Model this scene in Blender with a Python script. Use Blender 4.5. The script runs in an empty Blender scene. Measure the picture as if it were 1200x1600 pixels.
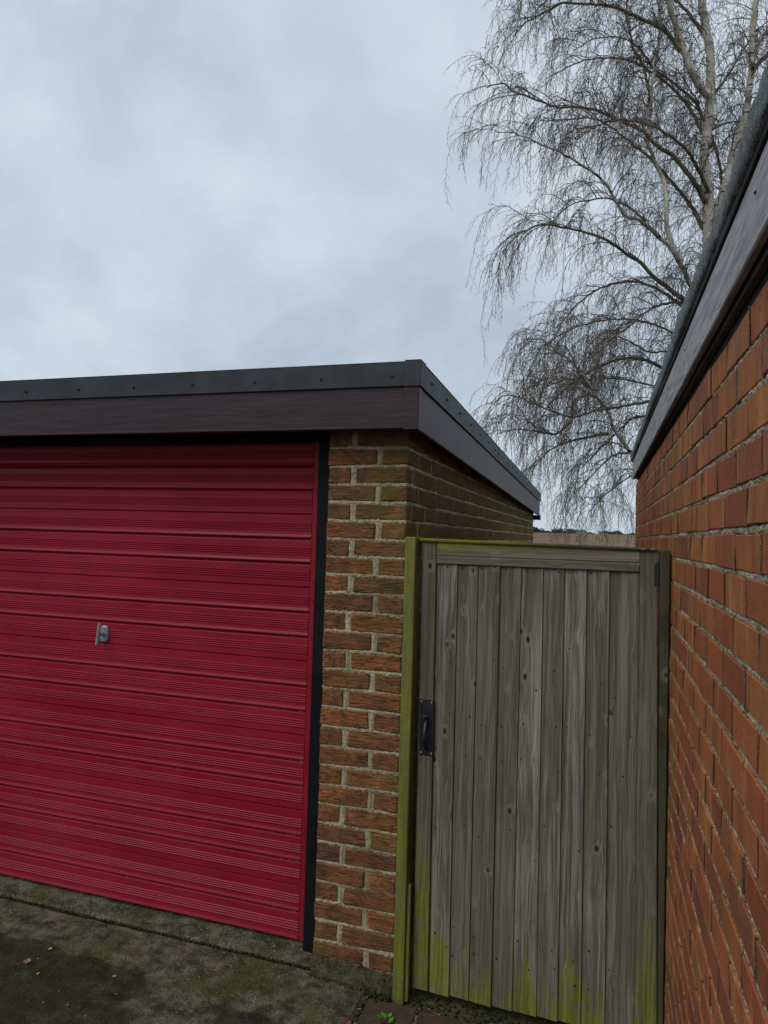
import bpy, math, random
from mathutils import Vector, Matrix
R = math.radians
random.seed(7)
sc = bpy.context.scene
C = sc.collection
H = 1.81                      # camera height above the drive

# ------------------------------------------------------------------ camera
YAW, PITCH, ROLL = 0.3036, 0.03363, 0.02946
FPX = 1075.86
fw = Vector((-math.sin(YAW)*math.cos(PITCH), math.cos(YAW)*math.cos(PITCH), math.sin(PITCH)))
r0 = Vector((math.cos(YAW), math.sin(YAW), 0)); u0 = r0.cross(fw)
rt = r0*math.cos(ROLL) + u0*math.sin(ROLL); up = -r0*math.sin(ROLL) + u0*math.cos(ROLL)
cd = bpy.data.cameras.new('camera'); cam = bpy.data.objects.new('camera', cd); C.objects.link(cam)
cam.matrix_world = Matrix(((rt.x, up.x, -fw.x, 0), (rt.y, up.y, -fw.y, 0), (rt.z, up.z, -fw.z, H), (0, 0, 0, 1)))
cd.sensor_fit = 'VERTICAL'; cd.sensor_height = 36; cd.sensor_width = 27; cd.lens = FPX/1600*36
cd.clip_start = 0.02; cd.clip_end = 5000
sc.camera = cam
sc.render.resolution_x = 768; sc.render.resolution_y = 1024

# ------------------------------------------------------------------ sky, sun, exposure
SUN_EL, SUN_AZ = 47, 208          # azimuth clockwise from +Y: behind the camera, a little to its left
w = bpy.data.worlds.new('World'); sc.world = w; w.use_nodes = True
nt = w.node_tree; nt.nodes.clear()
def wn(t, **k):
    n = nt.nodes.new(t)
    for a, b in k.items(): setattr(n, a, b)
    return n
sky = wn('ShaderNodeTexSky', sky_type='NISHITA', sun_disc=False)
sky.sun_elevation = R(SUN_EL); sky.sun_rotation = R(SUN_AZ); sky.air_density = 1.2; sky.dust_density = 3
tc = wn('ShaderNodeTexCoord'); sep = wn('ShaderNodeSeparateXYZ'); nt.links.new(tc.outputs['Generated'], sep.inputs[0])
zz = wn('ShaderNodeMath', operation='MAXIMUM'); nt.links.new(sep.outputs[2], zz.inputs[0]); zz.inputs[1].default_value = 0.0
za = wn('ShaderNodeMath', operation='ADD'); nt.links.new(zz.outputs[0], za.inputs[0]); za.inputs[1].default_value = 0.75
dx = wn('ShaderNodeMath', operation='DIVIDE'); nt.links.new(sep.outputs[0], dx.inputs[0]); nt.links.new(za.outputs[0], dx.inputs[1])
dy = wn('ShaderNodeMath', operation='DIVIDE'); nt.links.new(sep.outputs[1], dy.inputs[0]); nt.links.new(za.outputs[0], dy.inputs[1])
cmb = wn('ShaderNodeCombineXYZ'); nt.links.new(dx.outputs[0], cmb.inputs[0]); nt.links.new(dy.outputs[0], cmb.inputs[1]); cmb.inputs[2].default_value = 3.7
n1 = wn('ShaderNodeTexNoise'); nt.links.new(cmb.outputs[0], n1.inputs['Vector']); n1.inputs['Scale'].default_value = 2.6; n1.inputs['Detail'].default_value = 8; n1.inputs['Roughness'].default_value = .56; n1.inputs['Distortion'].default_value = .5
n2 = wn('ShaderNodeTexNoise'); nt.links.new(cmb.outputs[0], n2.inputs['Vector']); n2.inputs['Scale'].default_value = 10.5; n2.inputs['Detail'].default_value = 5; n2.inputs['Roughness'].default_value = .5
nm = wn('ShaderNodeMix', data_type='FLOAT'); nm.inputs[0].default_value = .32; nt.links.new(n1.outputs['Fac'], nm.inputs[2]); nt.links.new(n2.outputs['Fac'], nm.inputs[3])
rp = wn('ShaderNodeValToRGB'); nt.links.new(nm.outputs[0], rp.inputs[0])
e = rp.color_ramp.elements
e[0].position = .34; e[0].color = (4.75, 5.6, 6.6, 1); e[1].position = .65; e[1].color = (7.2, 8.05, 9.0, 1)
m1 = rp.color_ramp.elements.new(.5); m1.color = (6.0, 6.95, 8.0, 1)
mx = wn('ShaderNodeMix', data_type='RGBA'); mx.inputs[0].default_value = .90
nt.links.new(sky.outputs[0], mx.inputs[6]); nt.links.new(rp.outputs[0], mx.inputs[7])
bg = wn('ShaderNodeBackground'); bg.inputs[1].default_value = .10; nt.links.new(mx.outputs[2], bg.inputs[0])
wo = wn('ShaderNodeOutputWorld'); nt.links.new(bg.outputs[0], wo.inputs[0])
sl = bpy.data.lights.new('sun', 'SUN'); sl.energy = 1.42; sl.angle = R(38); sl.color = (1, .97, .92)
so = bpy.data.objects.new('sun', sl); C.objects.link(so)
sd = Vector((math.sin(R(SUN_AZ))*math.cos(R(SUN_EL)), math.cos(R(SUN_AZ))*math.cos(R(SUN_EL)), math.sin(R(SUN_EL))))
so.rotation_euler = sd.to_track_quat('Z', 'Y').to_euler(); so.location = sd*30
sc.view_settings.view_transform = 'Standard'; sc.view_settings.look = 'None'; sc.view_settings.exposure = 0.0; sc.view_settings.gamma = 1
sc.view_settings.use_curve_mapping = False

# ------------------------------------------------------------------ node helpers
class NT:
    def __init__(s, name):
        s.m = bpy.data.materials.new(name); s.m.use_nodes = True; s.t = s.m.node_tree
        s.b = s.t.nodes['Principled BSDF']
    def put(s, n, i, v):
        if isinstance(v, bpy.types.NodeSocket): s.t.links.new(v, n.inputs[i])
        elif v is not None: n.inputs[i].default_value = v
    def node(s, t, props=None, **ins):
        n = s.t.nodes.new(t)
        for a, b in (props or {}).items(): setattr(n, a, b)
        for k, v in ins.items(): s.put(n, k.replace('_', ' '), v)
        return n
    def math(s, op, a, b=0.0, c=None, clamp=False):
        n = s.t.nodes.new('ShaderNodeMath'); n.operation = op; n.use_clamp = clamp
        s.put(n, 0, a); s.put(n, 1, b)
        if c is not None: s.put(n, 2, c)
        return n.outputs[0]
    def vmath(s, op, a, b):
        n = s.t.nodes.new('ShaderNodeVectorMath'); n.operation = op; s.put(n, 0, a); s.put(n, 1, b); return n.outputs[0]
    def pos(s): return s.node('ShaderNodeNewGeometry').outputs['Position']
    def nor(s): return s.node('ShaderNodeNewGeometry').outputs['Normal']
    def objc(s): return s.node('ShaderNodeTexCoord').outputs['Object']
    def rnd(s):
        a = s.node('ShaderNodeObjectInfo').outputs['Random']; b = s.node('ShaderNodeNewGeometry').outputs['Random Per Island']
        return s.math('FRACT', s.math('ADD', a, b))
    def xyz(s, v):
        n = s.t.nodes.new('ShaderNodeSeparateXYZ'); s.put(n, 0, v); return n.outputs
    def vec(s, x, y, z):
        n = s.t.nodes.new('ShaderNodeCombineXYZ'); s.put(n, 0, x); s.put(n, 1, y); s.put(n, 2, z); return n.outputs[0]
    def noise(s, v, scale, detail=4, rough=.55, dist=0):
        return s.node('ShaderNodeTexNoise', Vector=v, Scale=scale, Detail=detail, Roughness=rough, Distortion=dist).outputs['Fac']
    def vor(s, v, scale, feat='F1'):
        return s.node('ShaderNodeTexVoronoi', {'feature': feat}, Vector=v, Scale=scale)
    def ss(s, v, a, b):       # smooth step a..b -> 0..1
        n = s.t.nodes.new('ShaderNodeMapRange'); n.interpolation_type = 'SMOOTHSTEP'
        s.put(n, 0, v); s.put(n, 1, a); s.put(n, 2, b); return n.outputs[0]
    def ramp(s, f, stops, mode='LINEAR'):
        n = s.t.nodes.new('ShaderNodeValToRGB'); s.put(n, 0, f); n.color_ramp.interpolation = mode
        el = n.color_ramp.elements
        while len(el) < len(stops): el.new(.5)
        for x, (p, c) in zip(el, stops):
            x.position = p; x.color = (*c, 1)
        return n.outputs[0]
    def mix(s, f, a, b, mode='MIX'):
        n = s.t.nodes.new('ShaderNodeMix'); n.data_type = 'RGBA'; n.blend_type = mode
        s.put(n, 0, f)
        for i, v in ((6, a), (7, b)):
            if isinstance(v, tuple): v = (*v, 1)
            s.put(n, i, v)
        return n.outputs[2]
    def bump(s, h, strength, dist=.01, prev=None):
        n = s.t.nodes.new('ShaderNodeBump'); s.put(n, 'Height', h); n.inputs['Strength'].default_value = strength; n.inputs['Distance'].default_value = dist
        if prev: s.put(n, 'Normal', prev)
        return n.outputs[0]
    def done(s, col, rough=.8, normal=None, spec=.3, metal=0.0):
        if isinstance(col, tuple): col = (*col, 1)
        s.put(s.b, 'Base Color', col); s.put(s.b, 'Roughness', rough); s.put(s.b, 'Specular IOR Level', spec); s.put(s.b, 'Metallic', metal)
        if normal: s.put(s.b, 'Normal', normal)
        return s.m

# ------------------------------------------------------------------ materials
def mat_brick_left():
    n = NT('rustic_brick'); r = n.rnd(); o = n.objc(); P = n.pos(); px, py, pz = n.xyz(P)
    rv = n.vec(n.math('MULTIPLY', r, 31.0), n.math('MULTIPLY', r, 17.0), n.math('MULTIPLY', r, 53.0))
    ov = n.vmath('ADD', o, rv)
    base = n.ramp(r, [(0, (.29, .132, .064)), (.2, (.40, .155, .062)), (.42, (.24, .122, .074)), (.6, (.49, .195, .068)), (.8, (.32, .142, .068)), (1, (.50, .275, .078))])
    big = n.noise(ov, 9, 3)
    base = n.mix(n.ss(big, .42, .62), base, n.mix(.5, base, (.11, .068, .05)))
    base = n.mix(n.ss(n.noise(ov, 5, 2), .52, .66), base, n.mix(.6, base, (.40, .15, .06)))
    # dragged, combed face
    comb = n.noise(n.vmath('MULTIPLY', ov, (15, 15, 105)), 1, 6, .75, 1.6)
    grit = n.noise(ov, 260, 2)
    base = n.mix(n.ss(comb, .53, .40), base, n.mix(.75, base, (.022, .018, .014)))
    base = n.mix(n.ss(grit, .62, .78), base, (.40, .31, .23))
    # algae: on the sheltered side wall, growing stronger towards the rear, and on the corner
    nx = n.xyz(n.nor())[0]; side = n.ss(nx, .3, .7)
    an = n.noise(P, 5, 4, .6)
    far = n.math('ADD', n.math('MULTIPLY', n.ss(py, 3.2, 6.5), .5), .46)
    a1 = n.math('MULTIPLY', side, n.math('MULTIPLY', far, n.ss(an, .22, .6)))
    top = n.math('MULTIPLY', n.ss(pz, 1.35, 2.0), n.ss(px, -1.06, -.82))
    a2 = n.math('MULTIPLY', n.math('MULTIPLY', top, n.ss(an, .40, .60)), .72)
    film = n.math('MULTIPLY', n.ss(n.noise(P, 7, 4, .6), .44, .66), .45)
    base = n.mix(film, base, n.mix(.6, base, (.17, .13, .05)))
    low = n.math('MULTIPLY', n.ss(pz, .5, .0), n.math('MULTIPLY', n.ss(an, .42, .62), .5))
    al = n.math('MAXIMUM', n.math('MAXIMUM', a1, a2), low)
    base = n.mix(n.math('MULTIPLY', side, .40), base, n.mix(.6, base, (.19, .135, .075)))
    base = n.mix(al, base, n.mix(n.noise(P, 60, 2), (.10, .098, .026), (.19, .172, .05)))
    bm = n.bump(comb, 1.0, .016); bm = n.bump(grit, .35, .002, bm)
    return n.done(base, .92, bm, .04)
def mat_mortar(name, c1, c2, dark):
    n = NT(name); P = n.pos(); a = n.noise(P, 22, 5, .65); g = n.noise(P, 120, 4, .7); px, py, pz = n.xyz(P)
    col = n.mix(n.ss(a, .3, .7), c1, c2)
    col = n.mix(n.ss(g, .50, .36), col, dark)
    col = n.mix(n.ss(n.noise(P, 330, 1), .60, .70), col, (.62, .59, .50))
    gr = n.math('MULTIPLY', n.ss(n.noise(P, 4, 3), .45, .68), .55)
    col = n.mix(gr, col, (.10, .10, .035))
    bm = n.bump(g, .8, .005); bm = n.bump(a, .4, .01, bm)
    return n.done(col, .95, bm, .1)
def mat_brick_right():
    n = NT('smooth_red_brick'); r = n.rnd(); o = n.objc(); P = n.pos(); pz = n.xyz(P)[2]; py = n.xyz(P)[1]
    r13 = n.math('FRACT', n.math('MULTIPLY', r, 7.31))
    rv = n.vec(n.math('MULTIPLY', r, 61.0), n.math('MULTIPLY', r13, 17.0), n.math('MULTIPLY', r, 23.0))
    ov = n.vmath('ADD', o, rv)
    base = n.ramp(r, [(0, (.34, .098, .036)), (.18, (.37, .128, .042)), (.36, (.25, .066, .037)), (.55, (.36, .105, .036)), (.72, (.20, .064, .046)), (.86, (.38, .145, .048)), (1, (.29, .078, .035))])
    sx = n.noise(n.vmath('MULTIPLY', ov, (1, .2, .14)), 12, 4, .62)      # colour bands across the length
    base = n.mix(n.ss(sx, .50, .62), base, n.mix(.55, base, (.17, .064, .045)))
    base = n.mix(n.ss(sx, .44, .34), base, n.mix(.55, base, (.47, .23, .08)))
    mo = n.noise(ov, 30, 5, .65)
    base = n.mix(n.ss(mo, .52, .75), base, n.mix(.5, base, (.15, .07, .04)))
    base = n.mix(n.ss(n.noise(P, 420, 1), .66, .74), base, (.42, .30, .22))
    salt = n.math('MULTIPLY', n.ss(n.noise(P, 7, 5, .7), .58, .74), .28)
    base = n.mix(salt, base, (.42, .30, .21))
    dirt = n.math('MULTIPLY', n.ss(n.noise(P, 3.1, 5, .6), .46, .68), .6)
    base = n.mix(dirt, base, n.mix(.5, base, (.16, .10, .03)))
    # ochre-green film beside the gate post
    g = n.math('MULTIPLY', n.math('MULTIPLY', n.ss(py, 2.42, 2.62), n.ss(py, 2.9, 2.7)), n.math('MULTIPLY', n.ss(n.noise(P, 9, 3), .38, .6), .55))
    base = n.mix(g, base, (.20, .15, .025))
    pit = n.ss(n.noise(P, 210, 2), .36, .30); base = n.mix(n.math('MULTIPLY', pit, .7), base, (.05, .03, .022))
    gr = n.noise(P, 300, 3, .6); bm = n.bump(gr, .45, .003); bm = n.bump(mo, .5, .006, bm)
    return n.done(base, n.ramp(mo, [(.3, (.6,)*3), (.7, (.85,)*3)]), bm, .08)
def mat_red():
    n = NT('red_door_paint'); P = n.pos(); a = n.noise(P, 2.3, 5, .6); pz = n.xyz(P)[2]
    st = n.noise(n.vmath('MULTIPLY', P, (1.2, 1, 34)), 1, 4, .6)
    col = n.mix(n.ss(a, .35, .7), (.215, .006, .017), (.255, .010, .025))
    col = n.mix(n.math('MULTIPLY', n.ss(st, .50, .75), .15), col, (.30, .03, .045))
    col = n.mix(n.math('MULTIPLY', n.ss(n.noise(P, 1.4, 5, .7), .52, .75), .18), col, (.12, .008, .014))
    col = n.mix(n.math('MULTIPLY', n.ss(n.noise(P, 240, 2), .68, .76), .5), col, (.42, .22, .2))
    d = n.math('MULTIPLY', n.ss(pz, .7, .05), n.math('MULTIPLY', n.ss(n.noise(P, 11, 4), .45, .7), .35))
    col = n.mix(d, col, (.10, .03, .02))
    return n.done(col, n.ramp(a, [(.3, (.34,)*3), (.7, (.5,)*3)]), n.bump(n.noise(P, 120, 2), .05, .002), .2)
def mat_simple(name, c1, c2, rough, spec=.3, sc_=14, bump=.1, stretch=(1, 1, 1), metal=0):
    n = NT(name); P = n.vmath('MULTIPLY', n.pos(), stretch); a = n.noise(P, sc_, 5, .6)
    return n.done(n.mix(n.ss(a, .32, .68), c1, c2), rough, n.bump(n.noise(P, sc_*7, 3), bump, .003), spec, metal)
def mat_wood(name, light, dark, horiz=False, green=(0, 0), allgreen=0.0, topgreen=False, brown=0.0):
    """weathered softwood; green = (height where algae starts, height where it is full)"""
    n = NT(name); P = n.pos(); r = n.rnd(); px, py, pz = n.xyz(P)
    rv = n.vec(n.math('MULTIPLY', r, 37.0), n.math('MULTIPLY', r, 11.0), n.math('MULTIPLY', r, 91.0))
    v = n.vmath('ADD', P, rv); vx, vy, vz = n.xyz(v)
    if horiz: vx, vz = vz, vx
    kv = n.vec(n.math('MULTIPLY', vx, 13.0), 0.0, n.math('MULTIPLY', vz, 8.0))
    wob = n.noise(n.vec(n.math('MULTIPLY', vx, 4.0), 0.0, n.math('MULTIPLY', vz, 2.5)), 1, 3)
    kd = n.vor(kv, 1.0).outputs['Distance']
    near = n.ss(kd, .42, .0)
    gx = n.math('ADD', n.math('ADD', n.math('MULTIPLY', vx, 1.0), n.math('MULTIPLY', wob, .030)), n.math('MULTIPLY', near, .010))
    grain = n.noise(n.vec(n.math('MULTIPLY', gx, 90.0), n.math('MULTIPLY', vy, 60.0), n.math('MULTIPLY', vz, 1.6)), 1, 6, .7)
    fine = n.noise(n.vec(n.math('MULTIPLY', gx, 420.0), n.math('MULTIPLY', vy, 60.0), n.math('MULTIPLY', vz, 7.0)), 1, 3, .6)
    col = n.mix(n.ss(grain, .36, .66), dark, light)
    col = n.mix(n.math('MULTIPLY', n.ss(fine, .56, .40), .45), col, tuple(c*.35 for c in dark))
    bl = n.noise(n.vec(n.math('MULTIPLY', vx, 7.0), 0.0, n.math('MULTIPLY', vz, 1.6)), 1, 4)
    col = n.mix(n.math('MULTIPLY', n.ss(bl, .46, .68), .55), col, tuple(c*.42 for c in dark))
    pale = n.noise(n.vec(n.math('MULTIPLY', vx, 26.0), 3.3, n.math('MULTIPLY', vz, 1.1)), 1, 4)
    col = n.mix(n.math('MULTIPLY', n.ss(pale, .54, .70), .45), col, tuple(c*1.25 for c in light))
    spk = n.noise(P, 130, 2)
    col = n.mix(n.math('MULTIPLY', n.ss(spk, .66, .74), .4), col, (.30, .29, .25))
    col = n.mix(n.math('MULTIPLY', r, .8), col, n.mix(.6, col, (.085, .070, .042)))
    if brown: col = n.mix(n.math('MULTIPLY', n.ss(n.noise(P, 6, 4), .42, .62), brown), col, (.035, .028, .017))
    # olive film in long streaks
    ol = n.noise(n.vec(n.math('MULTIPLY', vx, 12.0), 0.0, n.math('MULTIPLY', vz, .8)), 1, 3)
    col = n.mix(n.math('MULTIPLY', n.ss(ol, .48, .70), .55), col, (.085, .08, .036))
    ring = n.math('MULTIPLY', n.ss(kd, .13, .07), n.ss(n.noise(kv, .8, 0), .43, .49))
    halo = n.math('MULTIPLY', n.math('MULTIPLY', n.ss(kd, .30, .15), n.ss(kd, .09, .14)), n.ss(n.noise(kv, .8, 0), .43, .49))
    col = n.mix(n.math('MULTIPLY', halo, .35), col, (.24, .22, .185))
    col = n.mix(n.math('MULTIPLY', ring, .85), col, (.022, .018, .012))
    gn = n.noise(n.vec(n.math('MULTIPLY', px, 14.0), 0.0, n.math('MULTIPLY', pz, 3.0)), 1, 4, .6)
    gcol = n.mix(n.noise(P, 70, 3), (.12, .14, .008), (.26, .265, .02))
    if green[1] or green[0]:
        hh = n.math('ADD', n.math('MULTIPLY', n.math('SUBTRACT', gn, .5), .75), n.math('ADD', n.math('MULTIPLY', n.math('SUBTRACT', r, .5), .22), n.math('MULTIPLY', n.math('ADD', px, .35), .22)))
        f = n.math('MULTIPLY', n.ss(n.math('ADD', pz, hh), green[0], green[1]), n.ss(n.noise(P, 16, 4, .65), .28, .52))
        col = n.mix(n.math('MULTIPLY', f, .82), col, n.mix(n.math('MULTIPLY', n.ss(grain, .6, .4), .55), gcol, (.05, .06, .01)))
    if topgreen:
        f = n.math('MULTIPLY', n.ss(n.math('ADD', pz, n.math('MULTIPLY', gn, .05)), 1.765, 1.815), n.ss(n.math('ADD', px, n.math('MULTIPLY', gn, .7)), .35, -.25))
        col = n.mix(n.math('MULTIPLY', f, .85), col, gcol)
    if allgreen: col = n.mix(n.math('MULTIPLY', n.math('MULTIPLY', n.ss(gn, .25, .62), n.ss(n.noise(P, 24, 5, .7), .26, .56)), allgreen), col, n.mix(n.math('MULTIPLY', n.ss(grain, .62, .42), .35), gcol, (.07, .07, .02)))
    bm = n.bump(grain, .35, .004); bm = n.bump(fine, .25, .0015, bm)
    return n.done(col, .9, bm, .08)
def mat_concrete(name, wet):
    n = NT(name); P = n.pos(); px, py, pz = n.xyz(P)
    a = n.noise(P, 3.2, 6, .62); b = n.noise(P, 14, 5, .65); g = n.noise(P, 150, 3, .7)
    col = n.mix(n.ss(b, .35, .68), (.048, .043, .026), (.185, .165, .108))
    col = n.mix(n.math('MULTIPLY', n.ss(a, .44, .62), .75), col, n.mix(b, (.036, .040, .010), (.11, .108, .030)))
    col = n.mix(n.ss(g, .50, .36), col, (.018, .016, .010))
    g2 = n.noise(P, 55, 4, .7); col = n.mix(n.math('MULTIPLY', n.ss(g2, .55, .70), .6), col, (.20, .185, .13))
    v = n.vor(P, 60); col = n.mix(n.math('MULTIPLY', n.ss(v.outputs['Distance'], .24, .14), n.ss(n.noise(P, 23, 2), .5, .62)), col, (.26, .235, .17))
    rough = .9
    if wet:
        wx = n.math('ADD', px, n.math('MULTIPLY', n.math('SUBTRACT', n.noise(P, 2.6, 4, .6), .5), .8))
        wy = n.math('ADD', py, n.math('MULTIPLY', n.math('SUBTRACT', n.noise(P, 3.4, 5, .6), .5), .34))
        m = n.math('MULTIPLY', n.ss(wy, 2.50, 2.43), n.ss(wx, -1.55, -1.78))
        dx = n.math('MULTIPLY', n.math('SUBTRACT', wx, -1.18), 1.0); dy = n.math('SUBTRACT', wy, 2.36)
        d2 = n.math('ADD', n.math('MULTIPLY', dx, dx), n.math('MULTIPLY', n.math('MULTIPLY', dy, dy), 4.0))
        m = n.math('MAXIMUM', m, n.math('MULTIPLY', n.ss(d2, .06, .015), .7))
        edge = n.ss(n.math('ADD', m, n.math('MULTIPLY', n.math('SUBTRACT', b, .5), .5)), .25, .75)
        col = n.mix(n.math('MULTIPLY', edge, .9), col, n.mix(.25, (.013, .011, .009), col))
        rough = n.ramp(edge, [(0, (.92,)*3), (1, (.72,)*3)])
    bm = n.bump(g, 1.0, .006); bm = n.bump(b, .7, .014, bm)
    return n.done(col, rough, bm, .1)
def mat_paver():
    n = NT('mossy_paver'); P = n.pos(); r = n.rnd(); b = n.noise(P, 18, 5, .65); g = n.noise(P, 170, 3, .7)
    col = n.mix(r, (.085, .050, .033), (.060, .046, .034))
    col = n.mix(n.ss(b, .42, .62), col, (.048, .046, .018)); col = n.mix(n.ss(g, .48, .34), col, (.014, .012, .008))
    return n.done(col, .9, n.bump(b, .5, .01, n.bump(g, .6, .004)), .2)
def mat_soil(name, c1, c2):
    n = NT(name); P = n.pos(); b = n.noise(P, 9, 6, .7); g = n.noise(P, 90, 3, .7)
    return n.done(n.mix(n.ss(n.math('ADD', n.math('MULTIPLY', b, .6), n.math('MULTIPLY', g, .4)), .35, .65), c1, c2), .95, n.bump(g, .8, .01, n.bump(b, .8, .03)), .1)
def mat_field():
    n = NT('stubble_field'); P = n.pos(); a = n.noise(n.vmath('MULTIPLY', P, (.03, .10, .03)), 1, 5, .6); b = n.noise(n.vmath('MULTIPLY', P, (.8, .16, .5)), 1, 4, .65)
    col = n.mix(n.ss(a, .35, .65), (.125, .078, .046), (.185, .122, .072)); col = n.mix(n.ss(b, .5, .68), col, (.215, .16, .095)); col = n.mix(n.ss(b, .45, .3), col, (.09, .06, .038))
    return n.done(col, .95, None, .1)
def mat_birch():
    n = NT('birch_bark'); P = n.pos(); px, py, pz = n.xyz(P)
    b = n.noise(n.vmath('MULTIPLY', P, (3.0, 3.0, 13.0)), 1, 4, .6, .3); a = n.noise(P, 2.1, 4); f = n.noise(n.vmath('MULTIPLY', P, (14, 14, 90)), 1, 3)
    col = n.mix(n.ss(a, .35, .7), (.56, .52, .44), (.36, .33, .26)); col = n.mix(n.ss(f, .56, .66), col, (.16, .14, .11))
    col = n.mix(n.ss(b, .59, .63), col, (.03, .026, .022)); col = n.mix(n.math('MULTIPLY', n.ss(a, .55, .7), .6), col, (.14, .13, .06))
    return n.done(col, .8, n.bump(b, .4, .02), .2)
def mat_limb():
    n = NT('birch_limb_bark'); P = n.pos(); a = n.noise(P, 5, 4, .6)
    return n.done(n.mix(n.ss(a, .38, .66), (.085, .068, .045), (.19, .165, .10)), .85, n.bump(n.noise(P, 60, 3), .4, .006), .2)
def mat_felt():
    n = NT('mineral_roof_felt'); P = n.pos(); g = n.noise(P, 260, 3, .75); b = n.noise(P, 40, 4, .65); c = n.noise(P, 4, 3)
    col = n.mix(n.ss(b, .35, .65), (.085, .098, .096), (.17, .19, .185)); col = n.mix(n.ss(g, .55, .68), col, (.34, .36, .35)); col = n.mix(n.ss(g, .45, .34), col, (.02, .024, .024))
    col = n.mix(n.math('MULTIPLY', n.ss(c, .5, .7), .4), col, (.06, .07, .035))
    return n.done(col, .9, n.bump(g, .8, .004, n.bump(b, .6, .012)), .25)

M = dict(
    brickL=mat_brick_left(), brickR=mat_brick_right(),
    mortL=mat_mortar('pale_mortar', (.29, .25, .155), (.44, .385, .255), (.16, .135, .08)),
    mortR=mat_mortar('grey_mortar', (.30, .255, .165), (.50, .44, .32), (.10, .08, .055)),
    perp=mat_mortar('sooty_mortar', (.045, .036, .027), (.085, .068, .05), (.02, .017, .013)),
    red=mat_red(),
    frame=mat_simple('black_frame_paint', (.005, .0055, .006), (.009, .0095, .010), .55, .12, 9, .05),
    fascia=mat_simple('brown_woodgrain_plastic', (.024, .0145, .0175), (.040, .026, .030), .40, .22, 3, .25, (1.5, 1.5, 30)),
    trim=mat_simple('charcoal_roof_trim', (.024, .029, .034), (.038, .043, .049), .48, .2, 7, .1),
    screw=mat_simple('dark_screw', (.012, .013, .014), (.02, .02, .02), .5),
    roofdeck=mat_simple('grey_roof_membrane', (.09, .095, .10), (.13, .135, .14), .7),
    black=mat_simple('black_iron', (.010, .010, .013), (.018, .018, .022), .42, .45, 40, .15),
    zinc=mat_simple('zinc_screw', (.35, .35, .34), (.5, .5, .48), .4, .5, 40, .1, (1, 1, 1), .6),
    alloy=mat_simple('grey_cast_alloy', (.20, .22, .23), (.34, .36, .37), .45, .5, 60, .3, (1, 1, 1), .35),
    board=mat_wood('weathered_gate_board', (.30, .288, .255), (.105, .098, .080), green=(.26, .02)),
    stile=mat_wood('weathered_gate_stile', (.205, .192, .155), (.105, .097, .075), green=(.62, .10)),
    rail=mat_wood('weathered_gate_rail', (.27, .255, .20), (.14, .13, .10), True, topgreen=True),
    cap=mat_wood('mossy_gate_cap', (.13, .12, .075), (.06, .055, .035), True, topgreen=True),
    post=mat_wood('algae_covered_post', (.24, .235, .105), (.14, .14, .055), allgreen=.8),
    postR=mat_wood('dark_stained_post', (.075, .073, .048), (.038, .037, .024), brown=.8),
    nail=mat_simple('rusty_nail', (.010, .009, .008), (.02, .016, .012), .7),
    conc=mat_concrete('mossy_concrete', True), thresh=mat_concrete('threshold_concrete', False),
    paver=mat_paver(), soil=mat_soil('damp_soil', (.014, .012, .008), (.05, .045, .022)),
    plinth=mat_soil('mossy_cement', (.022, .022, .009), (.125, .115, .062)),
    moss=mat_soil('joint_moss', (.018, .022, .006), (.055, .06, .014)),
    stone=mat_soil('grit', (.09, .085, .07), (.28, .26, .22)),
    ground=mat_soil('rough_grass_ground', (.035, .04, .015), (.10, .09, .045)),
    field=mat_field(), birch=mat_birch(), limb=mat_limb(),
    twig=mat_simple('birch_twig', (.075, .058, .048), (.13, .105, .08), .8, .2, 3, 0),
    catkin=mat_simple('birch_catkin', (.10, .085, .05), (.19, .17, .075), .85, .1, 3, 0),
    felt=mat_felt(),
    wfascia=mat_simple('weathered_white_paint', (.19, .19, .195), (.38, .38, .39), .65, .2, 5, .5, (4, 1.6, 26)),
    soffit=mat_simple('dark_timber_and_shadow', (.018, .016, .014), (.032, .028, .025), .8, .2, 9, .2),
    greyb=mat_simple('grey_batten', (.07, .07, .07), (.11, .11, .11), .7),
    leafd=mat_simple('dark_evergreen_leaf', (.018, .034, .022), (.035, .055, .035), .8, .2, .5, 0),
    hedge=mat_simple('hedge_leaf', (.045, .055, .032), (.085, .085, .05), .85, .1, .3, 0),
    leafy=mat_simple('yellow_fallen_leaf', (.40, .22, .03), (.50, .33, .06), .7),
    leafb=mat_simple('brown_fallen_leaf', (.16, .09, .05), (.26, .17, .11), .8),
    weed=mat_simple('seedling_leaf', (.06, .16, .02), (.11, .24, .03), .6),
    white=mat_simple('far_white_render', (.62, .62, .60), (.72, .72, .70), .8, .2, .3, 0),
    tile=mat_simple('far_roof_tile', (.10, .075, .065), (.14, .10, .09), .8, .2, .5, 0),
    glass=mat_simple('far_window_glass', (.02, .025, .03), (.03, .035, .04), .2, .5, .5, 0),
    orange=mat_simple('broken_brick', (.24, .075, .03), (.32, .11, .05), .85, .2, 60, .4),
)

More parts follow.
